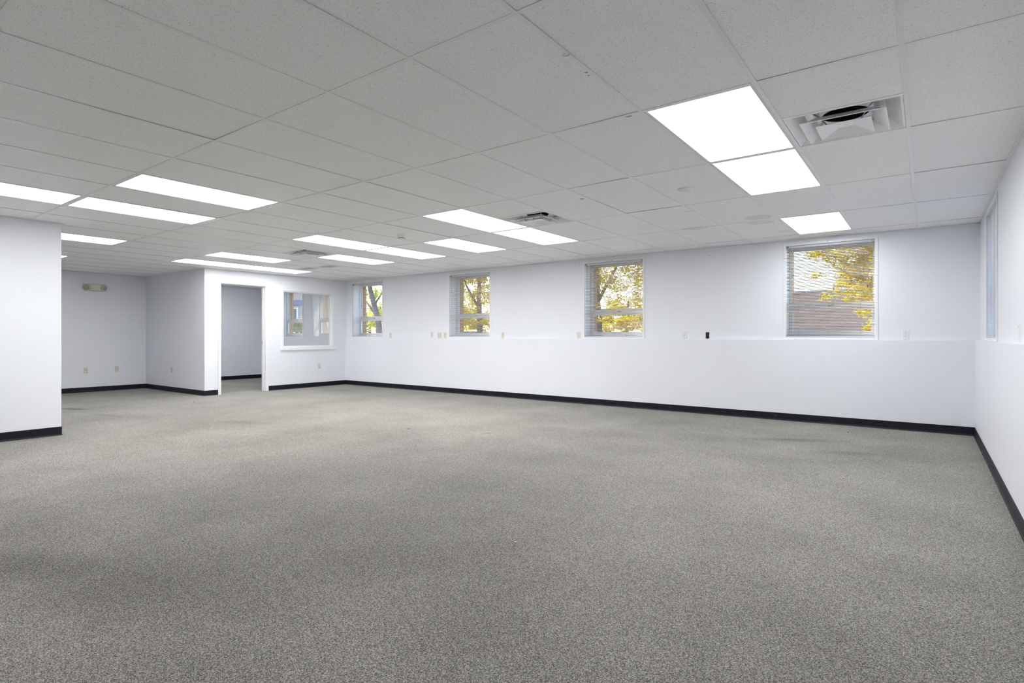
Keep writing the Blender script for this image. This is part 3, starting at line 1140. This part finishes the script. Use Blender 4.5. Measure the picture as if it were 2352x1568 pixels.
# ------------------------------------------------------------------ outside
g = MB()
g.box(-90, 90, YW + 0.471, 140, -0.3, -0.1)
g.box(XR + 0.501, 90, -60, YW + 0.47, -0.3, -0.1)
struct(g.build('ground', M_GROUND), 'paved ground outside the windows', 'ground')


def tree(label, base, trunk_pts, trunk_r, branches, blobs, nleaf, leaf_mat, leaf=0.075, seed=1, group='trees outside the windows', name='tree'):
    """trunk_pts relative to base; branches: (start, [points], r0); blobs: (centre, rx, ry, rz, weight)"""
    rr = random.Random(seed)
    t = thing(name, label, 'tree' if name == 'tree' else 'shrub', base, group=group)
    if trunk_pts:
        b = MB()
        n = len(trunk_pts)
        b.tube(trunk_pts, [trunk_r * (1 - 0.6 * k / (n - 1)) for k in range(n)], 10)
        for pts, r0 in branches:
            m = len(pts)
            b.tube(pts, [r0 * (1 - 0.7 * k / (m - 1)) for k in range(m)], 7)
        b.build('trunk', M_BARK, t, smooth=True)
    f = MB()
    tot = sum(x[4] for x in blobs)
    for (c, rx, ry, rz, wt) in blobs:
        # leaves gather in clumps inside each blob
        k = int(nleaf * wt / tot)
        clumps = [Vector((rr.gauss(0, 0.5), rr.gauss(0, 0.5), rr.gauss(0, 0.5))) for _ in range(max(4, k // 45))]
        for _ in range(k):
            q = rr.choice(clumps) + Vector((rr.gauss(0, 0.10), rr.gauss(0, 0.10), rr.gauss(0, 0.10)))
            p = Vector((c[0] + q.x * rx, c[1] + q.y * ry, c[2] + q.z * rz))
            if p.z < 0.05 - 0: continue
            s = leaf * rr.uniform(0.6, 1.25)
            a = Vector((rr.gauss(0, 1), rr.gauss(0, 1), rr.gauss(0, 0.6))).normalized()
            bb = a.orthogonal().normalized()
            bb = (Matrix.Rotation(rr.uniform(0, 6.28), 3, a) @ bb)
            f.quad(p - a * s, p + bb * s * 0.5, p + a * s, p - bb * s * 0.5)
    f.build('foliage', leaf_mat, t)
    return t


def base_at(px, Y):
    p = onY(px, 771, Y)
    return Vector((p.x, p.y, -0.1))


# golden tree right of window 1
tb = base_at(2035, 14.5)
tree('golden tree close outside the rightmost window', tb, [(0, 0, 0), (0.03, 0, 1.4), (-0.05, 0.1, 2.6), (0.0, 0.1, 4.5)], 0.12,
     [([(0, 0, 1.9), (-0.6, 0, 2.7), (-1.3, 0.1, 3.3)], 0.05), ([(0, 0, 2.3), (0.6, 0.2, 3.0), (1.0, 0.3, 3.6)], 0.05)],
     [((-0.55, 0, 3.35), 0.85, 0.8, 0.55, 3.6), ((-1.7, 0.1, 3.95), 0.9, 0.8, 0.5, 2.0), ((-0.3, 0, 2.5), 0.6, 0.7, 0.7, 3.2), ((-0.1, 0.1, 1.6), 0.45, 0.6, 0.5, 1.3), ((0.4, 0, 3.5), 1.0, 0.8, 1.0, 2.0), ((-2.5, 0.2, 4.1), 0.6, 0.7, 0.45, 0.5)],
     18000, M_LEAFY, 0.045, 3)
# golden tree, window 2
tb = base_at(1375, 15.0)
tree('golden tree with a forked trunk outside the second window from the right', tb,
     [(0, 0, 0), (0.0, 0, 1.5), (-0.05, 0, 2.4), (0.05, 0, 4.6)], 0.14,
     [([(-0.03, 0, 2.2), (-0.35, 0, 3.1), (-0.6, 0.1, 4.2)], 0.06), ([(0, 0, 2.3), (0.5, 0.1, 3.2), (0.8, 0.1, 4.2)], 0.06)],
     [((0.6, 0, 3.9), 1.3, 0.9, 0.75, 4.0), ((1.7, 0, 2.6), 0.65, 0.8, 1.4, 3.4), ((0.75, 0.1, 2.75), 0.7, 0.7, 0.8, 1.0), ((0.5, 0.3, 1.6), 0.9, 0.6, 0.35, 1.2), ((-0.3, 0.1, 3.0), 0.5, 0.7, 0.9, 1.3)],
     15000, M_LEAFY, 0.045, 5)
# window 3
tb = base_at(1100, 16.0)
tree('golden tree outside the third window from the right', tb,
     [(0, 0, 0), (0.05, 0, 1.6), (0.0, 0, 2.8), (0.1, 0, 4.6)], 0.13,
     [([(0.03, 0, 2.2), (-0.6, 0, 3.1), (-1.1, 0.1, 3.9)], 0.06)],
     [((-0.4, 0, 3.6), 1.3, 0.9, 0.6, 3.4), ((-1.1, 0, 2.3), 0.7, 0.7, 0.9, 2.6), ((-0.2, 0.2, 2.9), 0.8, 0.7, 0.5, 0.9), ((0.5, 0.1, 2.6), 0.6, 0.7, 1.2, 1.6), ((-0.2, 0.2, 1.7), 1.3, 0.5, 0.3, 1.6)],
     14000, M_LEAFY, 0.045, 9)
# window 4: leaning trunk
tb = base_at(868, 15.5)
tree('leaning dark trunked tree outside the window beside the office corner', tb,
     [(0.16, 0, 0), (0.10, 0, 1.3), (0.0, 0, 1.9), (-0.42, 0, 3.0), (-0.85, 0, 4.2), (-1.1, 0, 5.0)], 0.155,
     [([(-0.05, 0, 2.0), (-0.5, 0, 2.45), (-1.0, 0.1, 2.85)], 0.06), ([(-0.25, 0, 2.5), (0.25, 0, 3.0), (0.5, 0.1, 3.8)], 0.05)],
     [((-0.6, 0.9, 1.9), 0.8, 0.4, 0.7, 2.6), ((-0.1, 0.8, 3.4), 1.0, 0.5, 0.7, 2.6), ((0.6, 0.6, 2.3), 0.6, 0.5, 1.0, 3.6), ((-1.5, 0.8, 2.7), 0.6, 0.5, 1.0, 1.5)],
     16000, M_LEAFG, 0.045, 12)
# low shrubs beyond the office window
tb = base_at(684, 17.0)
tree('green shrub in front of the grey sided house', tb, [(0, 0, 0), (0.02, 0, 0.6), (0, 0, 1.5)], 0.04, [], [((0, 0, 1.7), 0.9, 0.6, 0.42, 2), ((0.5, 0, 1.2), 0.8, 0.6, 0.4, 1)], 2500, M_LEAFB, 0.06, 21,
     group=None, name='shrub')
# far hedge of trees behind everything
for k, (px, Y, lb) in enumerate(((1060, 30, 'distant tree behind the third window'), (1440, 32, 'distant tree behind the second window from the right'), (850, 30, 'distant tree behind the leaning trunk'))):
    tb = base_at(px, Y)
    tree(lb, tb, [(0, 0, 0), (0, 0, 2.0), (0.1, 0, 3.4)], 0.15, [], [((0, 0, 2.6), 1.7, 1.0, 0.7, 2), ((1.3, 0, 2.2), 1.3, 1.0, 0.5, 1), ((-1.3, 0.2, 2.1), 1.3, 1.0, 0.5, 1)], 3500, (M_LEAFG, M_LEAFY, M_LEAFG)[k], 0.12, 40 + k)
# tree seen in the reflection in the glazed opening
tree('green gold tree seen only mirrored in the glazed opening', Vector((2.5, 20.0, -0.1)), [(0, 0, 0), (0, 0, 1.8), (0.1, 0, 3.0)], 0.14, [],
     [((0, 0, 1.7), 1.9, 1.0, 0.45, 2), ((-2.4, 0, 1.5), 1.4, 1.0, 0.4, 1)], 3500, M_LEAFY, 0.10, 51)

# brick building beyond window 1
c0 = onY(1800, 771, 40)
b = thing('brick_building', 'long low brown brick building beyond the golden tree', 'building', (c0.x, c0.y, -0.1), (0, 0, 0.12))
MB().box(-9, 9, 0, 10, 0, 4.0).build('wall', M_BRICKP, b)
MB().box(-9.05, 9.05, -0.06, 10.05, 4.0, 4.12).build('roof_edge', M_SIDING, b)
m = MB()
# grey house beyond the office window
c0 = onY(690, 771, 26)
b = thing('house', 'grey sided house with a blue fascia beyond the office window', 'house', (c0.x, c0.y, -0.1), (0, 0, 0.5))
MB().box(-4.5, 2.2, 0, 6, 0, 3.7).build('wall', M_SIDING, b)
MB().box(-4.8, 2.5, -0.4, 6.2, 3.7, 4.05).build('fascia', M_BLUETRIM, b)
MB().hexa([(-4.8, -0.4, 4.06), (2.5, -0.4, 4.06), (2.5, 6.2, 4.06), (-4.8, 6.2, 4.06)], [(-3.3, 2.0, 5.3), (1.0, 2.0, 5.3), (1.0, 3.8, 5.3), (-3.3, 3.8, 5.3)]).build('roof', M_ROOFING, b)
for x in (-3.2, -0.9):
    f = MB()
    f.box(x - 0.7, x + 0.7, -0.05, 0.0, 2.2, 3.5)
    fo = f.build('window', M_SASH, b)
    MB().box(x - 0.6, x + 0.6, -0.06, -0.051, 2.3, 3.4).build('pane', M_CARGL, fo)


def car(label, loc, rotz, paint):
    t = thing('car', label, 'car', loc, (0, 0, rotz))
    prof = [(-2.15, 0.35), (-2.2, 0.75), (-1.9, 0.88), (-1.2, 0.95), (1.2, 0.98), (2.0, 0.9), (2.2, 0.7), (2.15, 0.35)]
    b = MB()
    n = len(prof)
    b.v = [(x, -0.85, z) for x, z in prof] + [(x, 0.85, z) for x, z in prof]
    b.f = [tuple(range(n)), tuple(range(2 * n - 1, n - 1, -1))] + [(i, (i + 1) % n, n + (i + 1) % n, n + i) for i in range(n)]
    b.build('body', paint, t, bevel=0.06)
    MB().hexa([(-1.25, -0.78, 0.95), (1.65, -0.78, 0.95), (1.65, 0.78, 0.95), (-1.25, 0.78, 0.95)], [(-0.55, -0.62, 1.43), (0.95, -0.62, 1.43), (0.95, 0.62, 1.43), (-0.55, 0.62, 1.43)]).build('cabin_glass', M_CARGL, t, bevel=0.05)
    MB().hexa([(-0.6, -0.64, 1.42), (1.0, -0.64, 1.42), (1.0, 0.64, 1.42), (-0.6, 0.64, 1.42)], [(-0.45, -0.56, 1.47), (0.85, -0.56, 1.47), (0.85, 0.56, 1.47), (-0.45, 0.56, 1.47)]).build('roof_panel', paint, t)
    for x in (-1.35, 1.35):
        for s in (-1, 1):
            wv = MB()
            wv.lathe([(0.2, -0.1), (0.32, -0.1), (0.32, 0.1), (0.2, 0.1)], 20)
            wv.xf(Matrix.Rotation(math.pi / 2, 4, 'X'))
            wv.build('wheel', M_TYRE, t, loc=(x, s * 0.78, 0.32))
    return t


p = base_at(1072, 22)
car('blue parked car low in the third window from the right', (p.x, p.y, -0.1), 0.2, M_CARB)
p = base_at(690, 20.5)
car('blue parked car low in the office window', (p.x - 1.2, p.y, -0.1), 0.3, M_CARB)
p = base_at(685, 23.5)
car('red parked car behind the blue one in the office window', (p.x, p.y + 0.5, -0.1), 0.3, M_CARR)
